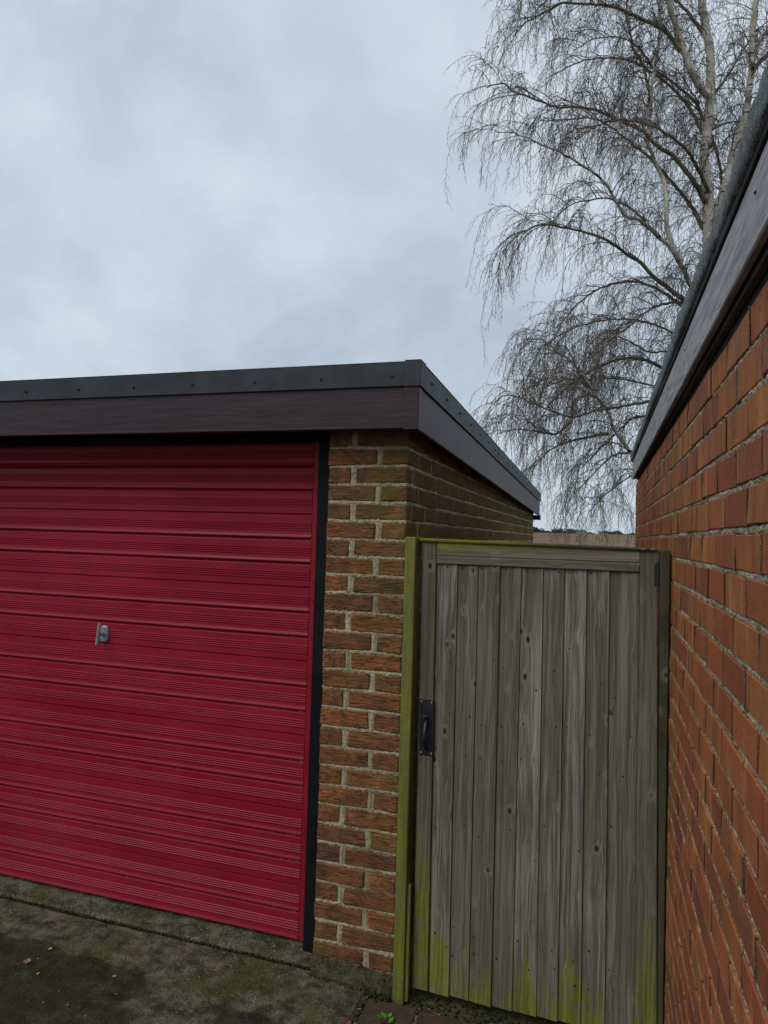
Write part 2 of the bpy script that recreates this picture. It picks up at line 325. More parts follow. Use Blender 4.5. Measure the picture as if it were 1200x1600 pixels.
# ------------------------------------------------------------------ mesh helpers
OFF = {}
def tag(o, label, cat, group=None, kind=None):
    if label: o['label'] = label
    if cat: o['category'] = cat
    if group: o['group'] = group
    if kind: o['kind'] = kind
    return o
def thing(name, loc, label, cat, group=None):
    o = bpy.data.objects.new(name, None); o.empty_display_size = .1; C.objects.link(o); o.location = loc; OFF[o] = Vector(loc)
    return tag(o, label, cat, group)
def link(name, me, parent=None, loc=(0, 0, 0)):
    o = bpy.data.objects.new(name, me); C.objects.link(o); o.location = loc
    if parent:
        o.parent = parent; OFF[o] = OFF.get(parent, Vector())
    else: OFF[o] = Vector(loc)
    return o
def obj(name, geo, mat, parent=None, smooth=False, origin=None):
    """geo in world coordinates; parts are stored relative to their thing"""
    vs, fs = geo
    off = OFF[parent] if parent else (Vector(origin) if origin else Vector())
    me = bpy.data.meshes.new(name); me.from_pydata([tuple(Vector(v) - off) for v in vs], [], fs); me.materials.append(M[mat])
    if smooth: me.polygons.foreach_set('use_smooth', [True]*len(me.polygons))
    me.update()
    return link(name, me, parent, (0, 0, 0) if parent else off)
def cbox(x0, x1, y0, y1, z0, z1, c=.003, jit=0.0, fn=None, rng=random):
    """box with chamfered edges: 24 vertices, 44 triangles"""
    vs, idx = [], {}
    for sx in (0, 1):
        for sy in (0, 1):
            for sz in (0, 1):
                j = [rng.uniform(-jit, jit) for _ in range(3)]
                p = [(x0, x1)[sx] + j[0], (y0, y1)[sy] + j[1], (z0, z1)[sz] + j[2]]
                s = [c if q == 0 else -c for q in (sx, sy, sz)]
                for ax in range(3):     # vertex lying on the face normal to ax
                    q = [p[i] + (0 if i == ax else s[i]) for i in range(3)]
                    idx[(sx, sy, sz, ax)] = len(vs); vs.append(tuple(fn(*q)) if fn else tuple(q))
    fs = []
    def key(ax, a, b, s):
        k = [0, 0, 0]; k[ax] = s; o = [i for i in range(3) if i != ax]; k[o[0]] = a; k[o[1]] = b; return (*k, ax)
    cen = Vector(((x0+x1)/2, (y0+y1)/2, (z0+z1)/2))
    if fn: cen = Vector(fn(*cen))
    def add(f):
        p = [Vector(vs[i]) for i in f]; nrm = (p[1]-p[0]).cross(p[2]-p[0]); m = sum(p, Vector())/len(p)
        fs.append(tuple(f) if nrm.dot(m-cen) > 0 else tuple(reversed(f)))
    for ax in range(3):
        for s in (0, 1): add([idx[key(ax, a, b, s)] for a, b in ((0, 0), (1, 0), (1, 1), (0, 1))])
    for ax in range(3):                  # edges parallel to ax
        o = [i for i in range(3) if i != ax]
        for a in (0, 1):
            for b in (0, 1):
                def k(t, face):
                    q = [0, 0, 0]; q[ax] = t; q[o[0]] = a; q[o[1]] = b; return idx[(*q, face)]
                add([k(0, o[0]), k(1, o[0]), k(1, o[1]), k(0, o[1])])
    for sx in (0, 1):
        for sy in (0, 1):
            for sz in (0, 1): add([idx[(sx, sy, sz, a)] for a in range(3)])
    return vs, fs
def join(*gs):
    V, F = [], []
    for v, f in gs:
        b = len(V); V += v; F += [tuple(i+b for i in q) for q in f]
    return V, F
def sweep(profile, axis, a, b, closed=True, steps=1):
    """profile: list of (u, v); axis 'x': (y,z) swept along x; axis 'y': (x,z) swept along y; ends capped"""
    V, F = [], []; n = len(profile)
    for k in range(steps+1):
        t = a + (b-a)*k/steps
        for u, v in profile: V.append((t, u, v) if axis == 'x' else (u, t, v))
    m = n if closed else n-1
    for k in range(steps):
        for i in range(m):
            j = (i+1) % n; F.append((k*n+i, k*n+j, (k+1)*n+j, (k+1)*n+i))
    if closed:
        F.append(tuple(range(n))); F.append(tuple(reversed(range(steps*n, steps*n+n))))
    return V, F
def cyl(p0, p1, r0_, r1_=None, n=8, cap=True):
    p0 = Vector(p0); p1 = Vector(p1); d = (p1-p0).normalized(); a = d.orthogonal().normalized(); b = d.cross(a); r1_ = r0_ if r1_ is None else r1_
    V = [tuple(p + (a*math.cos(2*math.pi*i/n) + b*math.sin(2*math.pi*i/n))*r) for p, r in ((p0, r0_), (p1, r1_)) for i in range(n)]
    F = [(i, (i+1) % n, n+(i+1) % n, n+i) for i in range(n)]
    if cap: F += [tuple(reversed(range(n))), tuple(range(n, 2*n))]
    return V, F
def tube(pts, rad, n, V, F):
    """append a tapering tube through pts to V, F"""
    base = len(V); L = len(pts); a = None
    for k in range(L):
        d = (pts[min(k+1, L-1)] - pts[max(k-1, 0)])
        d = d.normalized() if d.length > 1e-9 else Vector((0, 0, 1))
        a = d.orthogonal().normalized() if a is None else (a - d*a.dot(d)).normalized()
        b = d.cross(a)
        for i in range(n):
            t = 2*math.pi*i/n; V.append(tuple(pts[k] + (a*math.cos(t) + b*math.sin(t))*rad[k]))
    for k in range(L-1):
        for i in range(n):
            j = (i+1) % n; F.append((base+k*n+i, base+k*n+j, base+(k+1)*n+j, base+(k+1)*n+i))
def pt(x, y, depth):
    """a point on the line of sight of photograph pixel x, y at a given distance along the view axis"""
    return Vector((0, 0, H)) + (fw + rt*((x-600)/FPX) - up*((y-800)/FPX))*depth

# ------------------------------------------------------------------ ground and field
def sheet(xs, ys, zf): 
    V = [(x, y, zf(x, y)) for y in ys for x in xs]; n = len(xs)
    F = [(j*n+i, j*n+i+1, (j+1)*n+i+1, (j+1)*n+i) for j in range(len(ys)-1) for i in range(n-1)]
    return V, F
rg = random.Random(3)
def lin(a, b, n): return [a+(b-a)*i/n for i in range(n+1)]
def gz(x, y): return -.035 + .0 if y < 12 else -.035 + .0165*(y-12)*min(1, (y-12)/25)
tag(obj('ground', sheet(lin(-60, 60, 40), lin(-60, 40, 60), gz), 'ground'), None, None, kind='structure')
def fz(x, y):
    z = -.035 + .0165*(min(y, 300)-12) + .25*math.sin(x*.021+1) * min(1, max(0, (y-45)/60))
    return z - max(0, y-300)*.02
tag(obj('field', sheet(lin(-700, 700, 120), [40, 45, 52, 60, 70, 80, 90, 100, 115, 130, 145, 160, 180, 200, 220, 240, 260, 280, 290, 300, 310, 330, 400, 500], fz), 'field'), None, None, kind='structure')

# concrete drive with a broken edge, laid on the ground
def slab(x0, x1, y0, y1, zt, rr, dxy=.004):
    def edge(a, b, n): return [a + (b-a)*i/n for i in range(n)]
    loop = [(x, y0) for x in edge(x0, x1, 40)] + [(x1, y) for y in edge(y0, y1, 60)] + [(x, y1) for x in edge(x1, x0, 90)] + [(x0, y) for y in edge(y1, y0, 20)]
    lp = [(x + rr.uniform(-dxy, dxy), y + rr.uniform(-dxy, dxy)) for x, y in loop]; n = len(lp)
    cx, cy = (x0+x1)/2, (y0+y1)/2
    V = [(x, y, zt-.12) for x, y in lp] + [(x, y, zt-.012) for x, y in lp] + [(x-.012*(1 if x > cx else -1), y-.010*(1 if y > cy else -1), zt) for x, y in lp]
    F = []
    for k in (0, 1): F += [(k*n+i, k*n+(i+1) % n, (k+1)*n+(i+1) % n, (k+1)*n+i) for i in range(n)]
    F.append(tuple(range(2*n, 3*n)))
    return V, F
tag(obj('driveway', slab(-7, -.848, -9, 2.712, 0, rg), 'conc'), None, None, kind='structure')
def th(x, y): return .004 + (y-2.73)*.10
tv, tf = slab(-3.45, -1.10, 2.738, 3.0, 0, rg, .005); tv = [(x, y, z + (th(x, y) if z > -.05 else 0)) for x, y, z in tv]
tag(obj('concrete_threshold', (tv, tf), 'thresh'), None, None, kind='structure')
tag(obj('path', (sheet(lin(-.86, .26, 24), lin(-9, 9, 120), lambda x, y: -.03 + rg.uniform(-.006, .006) - (.012 if y > 2.67 else 0))), 'soil', smooth=True), None, None, kind='structure')
pv = thing('brick_paving', (-.3, 2.3, 0), None, None); pv['kind'] = 'structure'
prng = random.Random(5)
for row in range(13):
    yb = 2.545 - row*.118; x = -.838 - (.105 if row % 2 else 0)
    while x < .24:
        xa = max(x, -.838); xb = min(x + .203, .246)
        if xb - xa > .03:
            dz = prng.uniform(-.006, .004)
            obj('paving_brick', cbox(xa, xb, yb, yb+.111, -.07, -.012+dz, .006, .0025, rng=prng), 'paver', pv)
        x += .211

# ------------------------------------------------------------------ left garage
gL = thing('brick_garage', (-2.2, 5.5, 0), 'flat-roofed brick garage with red ribbed up-and-over door and dark brown fascia', 'garage')
XW, YF, XP, YB = -.751, 2.70, -1.097, 8.36
wallL = obj('wall', join(cbox(XP+.006, XW-.006, YF+.006, YF+.30, -.1, 2.30, .002), cbox(XW-.215, XW-.006, YF+.30, YB-.006, -.1, 2.30, .002),
    cbox(-3.7, -3.40, YF+.006, YF+.30, -.1, 2.30, .002), cbox(-3.7, -3.5, YF+.30, YB-.006, -.1, 2.30, .002), cbox(-3.5, XW-.215, YB-.206, YB-.006, -.1, 2.3, .002)), 'mortL', gL)
zl = [.430] + [.359-.0756*i for i in range(9)] + [-.246-.0794*j for j in range(1, 20)]
zl = [z + H for z in zl]
brng = random.Random(11)
VAR = {}
def brick_variants(kind, L, D, h, c, jit, mat, n=7):
    out = []
    for k in range(n):
        vs, fs = cbox(-L/2, L/2, -D/2, D/2, -h/2, h/2, c, jit, rng=brng)
        me = bpy.data.meshes.new('brick'); me.from_pydata(vs, [], fs); me.materials.append(M[mat]); me.update(); out.append(me)
    VAR[kind] = (out, L, D, h)
brick_variants('ls', .205, .10, .066, .005, .0034, 'brickL', 9)
brick_variants('rs', .2205, .10, .066, .0019, .0018, 'brickR', 9)
def put_brick(kind, parent, x0, x1, y0, y1, z0, z1, along):
    out, L, D, h = VAR[kind]
    o = link('brick', brng.choice(out), parent)
    o.location = Vector(((x0+x1)/2, (y0+y1)/2, (z0+z1)/2)) - OFF[parent]
    lx, ly = (x1-x0, y1-y0) if along == 'x' else (y1-y0, x1-x0)
    o.scale = (lx/L, ly/D, (z1-z0)/h)
    k = .4 if kind == 'rs' else 1
    o.rotation_euler = (k*brng.uniform(-.006, .006), k*brng.uniform(-.004, .004), (math.pi/2 if along == 'y' else 0) + k*brng.uniform(-.006, .006))
    return o
restL = []
for i in range(len(zl)-1):
    z1, z0 = zl[i]-.0055, zl[i+1]+.0055
    if i == 0: z1 += .03
    jx = brng.uniform(-.004, .004)
    A = (i % 2 == 0)
    def j(): return brng.uniform(-.002, .002)
    if A:
        put_brick('ls', wallL, XP+j(), -.999+jx, YF+j(), YF+.1, z0+j(), z1, 'x')
        put_brick('ls', wallL, -.975+jx, XW+j(), YF+j(), YF+.1, z0, z1+j(), 'x'); ys = YF+.109
    else:
        put_brick('ls', wallL, XP+j(), -.884+jx, YF+j(), YF+.1, z0, z1+j(), 'x')
        put_brick('ls', wallL, -.862+jx, XW+j(), YF+j(), YF+.206, z0+j(), z1, 'y'); ys = YF+.214
    y = ys
    while y < YB - .03:
        ye = min(y + .2185, YB)
        if i <= 6: put_brick('ls', wallL, XW-.1, XW+j(), y, ye, z0+j(), z1, 'y')
        else: restL.append(cbox(XW-.1, XW+j(), y, ye, z0, z1, .004, .0015, rng=brng))
        y += .2275
    for xa, xb in (((-3.7, -3.476), (-3.454, -3.354)) if A else ((-3.7, -3.59), (-3.568, -3.354))):
        restL.append(cbox(xa, xb, YF+j(), YF+.1, z0, z1, .004, .002, rng=brng))
o = obj('brick_courses', join(*restL), 'brickL', wallL); o['kind'] = 'stuff'
# rough mortar beds, proud in places
def mortar_strip(axis, a, b, fixed, zc, h, out, rng, V, F, step=.009, amp=.0025):
    n = max(2, int((b-a)/step)); m = 3
    base = len(V)
    for k in range(n+1):
        t = a + (b-a)*k/n
        for q in range(m+1):
            z = zc - h/2 + h*q/m + rng.uniform(-.0012, .0012)
            edge = (q == 0 or q == m)
            d = rng.uniform(-.006, .001) if edge else rng.uniform(-amp, amp*.8)
            if edge: z += rng.uniform(-.0026, .0026)
            V.append((t, fixed-out*0 - d, z) if axis == 'x' else ((fixed + d*out), t, z))
    for k in range(n):
        for q in range(m):
            i = base + k*(m+1)+q; f = (i, i+m+1, i+m+2, i+1); F.append(f if axis == 'x' else (f if out < 0 else f))
V, F = [], []
mr = random.Random(4)
for z in zl[1:]: mortar_strip('x', XP+.002, XW-.002, YF+.0022, z, .0150, 1, mr, V, F, .006, .0036)
for z in zl[1:9]: mortar_strip('y', YF+.002, YB, XW-.0028, z, .015, 1, mr, V, F, .02, .0015)
for i in range(len(zl)-1):
    xa = -.987 if i % 2 == 0 else -.873; base = len(V); n = 7
    for k in range(n+1):
        z = zl[i+1] + (zl[i]-zl[i+1])*k/n
        for q in range(4): V.append((xa-.013+.026*q/3+mr.uniform(-.003, .003), YF+.0022 - (mr.uniform(-.003, .003) if 0 < q < 3 else -.006), z))
    for k in range(n):
        for q in range(3): F.append((base+k*4+q, base+k*4+q+1, base+(k+1)*4+q+1, base+(k+1)*4+q))
for i in range(7):
    y = YF + (.1045 if i % 2 == 0 else .2095)
    while y < YB-.03:
        base = len(V)
        for k in range(5):
            z = zl[i+1] + (zl[i]-zl[i+1])*k/4
            for q in range(3): V.append((XW-.0028+(mr.uniform(-.001, .001) if q == 1 else -.004), y-.006+.006*q+mr.uniform(-.001, .001), z))
        for k in range(4):
            for q in range(2): F.append((base+k*3+q, base+k*3+q+1, base+(k+1)*3+q+1, base+(k+1)*3+q))
        y += .2275
o = obj('mortar', (V, F), 'mortL', wallL, True); o['kind'] = 'stuff'
# cement plinth under the pier
V, F = [], []
nx = 26
prof = [(YF-.004, .082), (YF-.010, .07), (YF-.012, .04), (YF-.016, .012), (YF-.02, -.05)]
for k in range(nx+1):
    x = XP-.004 + (XW+.006-XP)*k/nx
    for yy, zz_ in prof: V.append((x+mr.uniform(-.002, .002), yy + mr.uniform(-.005, .005), zz_ + mr.uniform(-.006, .006) - .012*k/nx))
for k in range(nx):
    for q in range(4): i = k*5+q; F.append((i, i+1, i+6, i+5))
obj('plinth', (V, F), 'plinth', wallL, True)

# door: pressed ribbed bands between flat edge stiles
YD = 2.835; DX0, DX1 = -3.33, -1.190
door = obj('garage_door', join(cbox(DX0, DX1, YD+.012, YD+.035, .030, 2.26, .002), cbox(DX1-.034, DX1, YD-.002, YD+.012, .030, 2.26, .003), cbox(DX0, DX0+.034, YD-.002, YD+.012, .030, 2.26, .003)), 'red', gL)
lines = [.3007 - .10872*k for k in range(20)]
lines = [.3007+.10872] + lines
kinds = 'D' + 'DDt'*7
for k in range(20):
    zt, zb = lines[k]+H, lines[k+1]+H
    if k == 19: zb = .032
    h = zt-zb; kt, kb = kinds[k], kinds[k+1]
    p = []
    # top edge of the band: ledge that catches the sky below a deep lap, or a fine groove
    if kt == 'D': p += [(YD+.010, zt-.001), (YD+.008, zt-.005), (YD+.000, zt-.010), (YD-.001, zt-.012)]
    else: p += [(YD+.005, zt-.0005), (YD-.001, zt-.004)]
    rz = [zt-h*q for q in (.40, .49, .58, .67)]
    for z in rz: p += [(YD-.001, z+.0045), (YD-.0040, z+.0016), (YD-.0040, z-.0012), (YD-.001, z-.0042)]
    if kb == 'D': p += [(YD-.0015, zb+h*.16), (YD-.0055, zb+.007), (YD-.005, zb+.004), (YD+.010, zb+.0005)]
    else: p += [(YD-.001, zb+.004), (YD+.005, zb+.0005)]
    V, F = sweep(p, 'x', DX0+.034, DX1-.034, False, 1)
    F = [tuple(reversed(f)) for f in F]
    obj('ribbed_panel', (V, F), 'red', door)
rme = None
for k in range(26):
    z = .10 + k*.083
    for x in (DX1-.017, DX0+.017):
        g = cyl((0, 0, 0), (0, -.003, 0), .0045, .003, 7)
        if rme is None:
            rme = bpy.data.meshes.new('rivet'); rme.from_pydata(*[g[0], [], g[1]]); rme.materials.append(M['red'])
        r_ = link('rivet', rme, door); r_.location = Vector((x, YD-.002, z)) - OFF[door]
# T handle with its rounded backplate
hx, hz = -2.30, H-.522
V, F = [], []
n = 20
for yy, s in ((YD-.001, 1), (YD-.010, 1), (YD-.013, .85)):
    for i in range(n):
        t = 2*math.pi*i/n; ct, st = math.cos(t), math.sin(t)
        V.append((hx + .024*s*abs(ct)**.6*(1 if ct > 0 else -1), yy, hz + .040*s*abs(st)**.7*(1 if st > 0 else -1)))
for k in (0, 1): F += [(k*n+i, k*n+(i+1) % n, (k+1)*n+(i+1) % n, (k+1)*n+i) for i in range(n)]
F.append(tuple(range(2*n, 3*n)))
neck = cyl((hx-.002, YD-.012, hz), (hx-.002, YD-.048, hz), .010, .009, 10)
grip = cbox(hx-.010, hx+.006, YD-.062, YD-.046, hz-.053, hz+.056, .005, fn=lambda x, y, z: (x - (z-hz)*-.10, y + ((z-hz)/.05)**2*.006, z))
obj('handle', join((V, F), neck, grip), 'alloy', door)
# litter caught on the ledges
V, F = [], []
lr = random.Random(8)
for k in range(20):
    if kinds[k] != 'D' or k < 2: continue
    dens = 4 + max(0, k-6)*2
    for q in range(dens):
        x = DX1-.04-abs(lr.gauss(0, .03)) if lr.random() < .35 else lr.uniform(DX0+.1, DX1-.05); z = lines[k]+H-.005
        b = len(V); s = lr.uniform(.0015, .0045)
        for _ in range(4): V.append((x+lr.uniform(-s, s)*2, YD+.002+lr.uniform(-s, s), z+lr.uniform(-s, s)))
        F += [(b, b+1, b+2), (b, b+2, b+3), (b, b+3, b+1), (b+1, b+3, b+2)]
o = obj('ledge_litter', (V, F), 'leafb', door); o['kind'] = 'stuff'
frm = obj('door_frame', join(cbox(DX1+.003, XP+.03, 2.80, 2.90, .0, 2.30, .003), cbox(-3.45, DX0-.003, 2.80, 2.90, .0, 2.30, .003), cbox(DX0-.003, DX1+.003, 2.80, 2.834, 2.218, 2.34, .003)), 'frame', gL)  # head lowered so its black also stands for shade under the fascia

# roof, fascia and edge trim (falling to the rear)
XS, YS, YE = -.683, 2.583, 8.40
def fall(y): return -.0228*(y-YS)
slope = lambda x, y, z: (x, y, z + fall(y))
obj('roof_deck', cbox(-3.78, XS-.01, YS+.01, YE-.01, 2.33, 2.475, .003, fn=slope), 'roofdeck', gL)
obj('soffit', cbox(-3.78, XS-.022, YS+.022, YE-.02, 2.285, 2.30, .002, fn=slope), 'soffit', gL)
fb, ft, tt = H+.418, H+.586, H+.680
ff = obj('fascia', join(cbox(-3.78, XS-.004, YS, YS+.018, fb, ft+.01, .003), cbox(-3.78, XS-.006, YS-.004, YS+.012, fb+.001, fb+.012, .003)), 'fascia', gL)
obj('corner_cover', join(cbox(XS-.058, XS+.004, YS-.006, YS-.0005, fb-.003, ft+.008, .002), cbox(XS+.0005, XS+.005, YS-.006, YS+.03, fb-.003, ft+.008, .002, fn=slope)), 'fascia', ff)
fs_ = obj('fascia', cbox(XS-.018, XS, YS+.019, YE, fb, ft+.01, .003, fn=slope), 'fascia', gL)
trf = obj('roof_trim', join(cbox(-3.79, XS-.05, YS-.011, YS-.0065, ft, tt, .0015), cbox(-3.79, XS-.05, YS-.011, YS+.07, tt-.0005, tt+.004, .0015)), 'trim', gL)
obj('trim_corner', join(cbox(XS-.055, XS+.012, YS-.014, YS-.0115, ft-.002, tt+.004, .001), cbox(XS-.055, XS+.012, YS-.014, YS+.07, tt+.0045, tt+.008, .0015), cbox(XS+.0095, XS+.0125, YS-.014, YS+.05, ft-.002, tt+.004, .001)), 'trim', trf)
trs = obj('roof_trim', join(cbox(XS+.0062, XS+.0092, YS+.01, 4.78, ft, tt, .001, fn=slope), cbox(XS+.0082, XS+.0112, 4.74, YE+.01, ft-.001, tt+.001, .001, fn=slope), cbox(XS-.07, XS+.0112, YS+.06, YE+.01, tt+.0012, tt+.005, .001, fn=slope)), 'trim', gL)
sme = None
def screw(p, n_, parent):
    global sme
    if sme is None:
        g = join(cyl((0, 0, 0), (0, 0, .003), .0065, .0065, 8), cyl((0, 0, .003), (0, 0, .006), .0045, .003, 6))
        sme = bpy.data.meshes.new('screw'); sme.from_pydata(g[0], [], g[1]); sme.materials.append(M['screw'])
    s = link('screw', sme, parent); s.scale = (.55,)*3 if n_[0] < 0 else (1, 1, 1); s.location = Vector(p) - OFF[parent]; s.rotation_euler = Vector(n_).to_track_quat('Z', 'Y').to_euler()
for k in range(11): screw((-.79-.3005*k, YS-.011, H+.626), (0, -1, 0), trf)
y = 2.755
while y < YE: 
    screw((XS+.0112, y, H+.634+fall(y)), (1, 0, 0), trs); y += .305 if y < 4.4 or y > 4.8 else .17
gut = [(YE+.012+.045-.045*math.cos(t), H+.425+fall(YE)-.055*math.sin(t)) for t in [math.pi*i/8 for i in range(9)]]
gut += [(YE+.012+.045-.041*math.cos(t), H+.425+fall(YE)-.051*math.sin(t)) for t in [math.pi*(8-i)/8 for i in range(9)]]
obj('gutter', join(sweep(gut, 'x', -3.7, XS+.004, True), cbox(XS-.0, XS+.006, YE+.01, YE+.105, H+.37+fall(YE), H+.43+fall(YE), .002)), 'black', gL)

# ------------------------------------------------------------------ right garage
gR = thing('brick_garage', (1.7, 2.4, 0), 'smooth orange-red brick garage wall with pale fascia and grey felt roof edge', 'garage')
XR, YR0, YR1 = .253, -.9, 5.40
wallR = obj('wall', join(cbox(XR+.014, XR+.2, YR0+.006, YR1-.006, -.1, H+.43, .002), cbox(XR+.2, 3.2, YR1-.206, YR1-.006, -.1, H+.43, .002), cbox(3.2, 3.4, YR0, YR1-.006, -.1, H+.43, .002)), 'mortR', gR)
GR = .0817
ztop = H+.029+GR*4.92
zr = [ztop] + [H+.029+GR*k for k in range(4, -24, -1)]
restR = []
PV, PF = [], []
rr = random.Random(21)
for i in range(len(zr)-1):
    z1, z0 = zr[i]-.0066, zr[i+1]+.0066
    if i == 0: z1 = ztop
    y = YR0 + (.114 if i % 2 else 0) + rr.uniform(-.006, .006) - .228
    while y < YR1-.02:
        ya, yb = max(y, YR0), min(y+.2200+rr.uniform(-.003, .003), YR1)
        pr = rr.uniform(-.0012, .0012)
        if .9 < yb < YR1-.01:
            b = len(PV); PV += [(XR-.0009, yb-.0005, z0-.003), (XR-.0009, y+.2285, z0-.003), (XR-.0009, y+.2285, z1+.003), (XR-.0009, yb-.0005, z1+.003)]; PF.append((b, b+3, b+2, b+1))
        if yb-ya > .03:
            vis = yb > 1.04 and (ya < 2.70 or z1 > H-.02)
            if vis: put_brick('rs', wallR, XR+pr, XR+.1, ya, yb, z0+rr.uniform(-.0012, .0012), z1+rr.uniform(-.0012, .0012) if i else z1, 'y')
            else: restR.append(cbox(XR+pr, XR+.1, ya, yb, z0, z1, .0035, .001, rng=rr))
        y += .228
o = obj('brick_courses', join(*restR), 'brickR', wallR); o['kind'] = 'stuff'
V, F = [], []
for z in zr[1:]:
    mortar_strip('y', .9, YR1-.004, XR+.0035, z, .0150, -1, mr, V, F, .0060, .0048)
F = [tuple(reversed(f)) for f in F]
o = obj('mortar', (V, F), 'mortR', wallR, True); o['kind'] = 'stuff'
o = obj('perpend_joints', (PV, PF), 'perp', wallR); o['kind'] = 'stuff'
# roof edge of the right garage
XO = .226
obj('wall_plate', cbox(XR+.012, XR+.1, YR0, YR1-.004, ztop+.001, H+.62, .003), 'soffit', gR)
obj('batten', cbox(XR-.006, XR+.011, YR0, YR1-.01, H+.468, H+.486, .002), 'greyb', gR)
def rise(y): return .012*(5.38-y)/4
fr = obj('fascia', cbox(XO, XO+.016, YR0, YR1-.03, H+.463, H+.587, .003, fn=lambda x, y, z: (x, y, z+rise(y))), 'wfascia', gR)
obj('soffit', cbox(XO+.017, XR+.2, YR0, YR1-.03, H+.53, H+.54, .002), 'soffit', gR)
obj('drip_shadow_strip', cbox(XO-.004, XO+.012, YR0, YR1-.02, H+.588, H+.625, .002, fn=lambda x, y, z: (x, y, z+rise(y)*1.3)), 'soffit', gR)  # dark strip standing in for the shadow under the felt drip
V, F = [], []
prof = [(XO+.010, .600), (XO-.002, .600), (XO-.010, .603), (XO-.013, .612), (XO-.0125, .630), (XO-.012, .656), (XO-.006, .664), (XO+.02, .668), (XO+.4, .672), (3.5, .68), (3.5, .60), (XO+.02, .60)]
ny = 420; fr_ = random.Random(2); ph = len(prof)
for k in range(ny+1):
    y = YR0 + (YR1+.05-YR0)*k/ny; wv = .0035*math.sin(y*5.1)+.0025*math.sin(y*13.3+1)
    for q, (x, z) in enumerate(prof):
        lower = 1 if q < 4 else 0
        V.append((x + (wv*.6 + fr_.uniform(-.0022, .0022) if q < 8 else 0), y + fr_.uniform(-.004, .004)*(0 < k < ny), H + z + rise(y)*1.6 + (fr_.uniform(-.0026, .0026) + lower*wv*.8 if q < 7 else 0)))
for k in range(ny):
    for q in range(ph): F.append((k*ph+q, (k+1)*ph+q, (k+1)*ph+(q+1) % ph, k*ph+(q+1) % ph))
F.append(tuple(range(ph))); F.append(tuple(reversed(range(ny*ph, ny*ph+ph))))
obj('roof_felt', (V, F), 'felt', gR, True)
for y in (1.19, 2.12): screw((XO, y, H+.545+rise(y)), (-1, 0, 0), fr)

# ------------------------------------------------------------------ gate and posts
pL = thing('gate_post', (-.722, 2.72, 0), 'narrow gate post coated in bright yellow-green algae beside the brick pier', 'gate post', 'gate posts')
obj('post', cbox(-.746, -.699, 2.672, 2.76, -.1, H-.003, .003, .0012), 'post', pL)
obj('stop_strip', cbox(-.6985, -.684, 2.685, 2.705, -.02, .43, .002, .001), 'post', pL)
pR = thing('gate_post', (.235, 2.72, 0), 'dark stained gate post fixed against the orange brick wall', 'gate post', 'gate posts')
obj('post', cbox(.2125, .2475, 2.70, 2.775, -.1, H-.025, .003, .001, fn=lambda x, y, z: (x + (.020 if x < .23 else .001)*(1-z/H), y, z)), 'postR', pR)
gt = thing('wooden_gate', (-.24, 2.74, 0), 'weathered grey board gate with mossy foot and black pull latch', 'gate')
YG = 2.725
sL = obj('stile', cbox(-.684, -.626, YG-.004, YG+.03, H-1.797, H-.020, .003, .0008, fn=lambda x, y, z: (x+(.012 if x > -.65 else .006)*(1-z/H), y, z)), 'stile', gt)
sR = obj('stile', cbox(.147, .2065, YG-.004, YG+.03, H-1.80, H-.026, .003, .0008, fn=lambda x, y, z: (x+(.006 if x < .17 else .024)*(1-z/H), y, z)), 'stile', gt)
rl = obj('top_rail', join(cbox(-.6245, .1455, YG-.004, YG+.03, H-.074, H-.024, .002, .0008), cbox(-.6245, .1455, YG-.006, YG+.03, H-.110, H-.0755, .004, .0008)), 'rail', gt)
obj('cap_strip', cbox(-.697, .208, YG-.016, YG+.045, H-.0195, H-.008, .003, .001, fn=lambda x, y, z: (x, y, z-.010*(x+.7)/.9)), 'cap', gt)
ex = [-.625, -.539, -.456, -.368, -.286, -.203, -.124, -.042, .041, .146]
eb = [-.612, -.531, -.452, -.365, -.285, -.194, -.115, -.032, .052, .152]
br = random.Random(31)
nme = None
for k in range(9):
    x0, x1 = ex[k], ex[k+1]; b0, b1 = eb[k], eb[k+1]; zb = H-1.797 + br.uniform(-.006, .003)
    tw = br.uniform(.005, .011); pr = br.uniform(-.001, .001)
    def bfn(x, y, z, x0=x0, x1=x1, b0=b0, b1=b1, tw=tw, pr=pr):
        t = (x-x0)/(x1-x0); s = 1-z/H; xx = (x0+(x1-x0)*t)*(1-s) + (b0+(b1-b0)*t)*s
        return (xx, y + pr - tw*t, z)
    bo = obj('board', cbox(x0+.0003, x1-.0003, YG+.008, YG+.024, zb, H-.100, .002, .0006, fn=bfn, rng=br), 'board', gt)
    for zn in (H-.121, H-.19-br.uniform(.2, .4), H-.72+br.uniform(-.02, .02), H-.86+br.uniform(-.02, .02), H-1.13+br.uniform(-.1, .1), H-1.55+br.uniform(-.03, .03), H-1.63+br.uniform(-.03, .03)):
        if nme is None:
            g = cyl((0, 0, 0), (0, -.0016, 0), .0042, .0035, 8); nme = bpy.data.meshes.new('nail'); nme.from_pydata(g[0], [], g[1]); nme.materials.append(M['nail'])
        t = br.uniform(.12, .30) if br.random() < .7 else br.uniform(.5, .85)
        p = bfn(x0+(x1-x0)*t, YG+.008, zn); nl = link('nail', nme, bo); nl.location = Vector(p) - OFF[bo]; s = br.uniform(.6, 1.05); nl.scale = (s, 1, s)
for z in (H-.42, H-1.35): obj('back_rail', cbox(-.66, .19, YG+.032, YG+.07, z-.05, z+.05, .003), 'stile', gt)
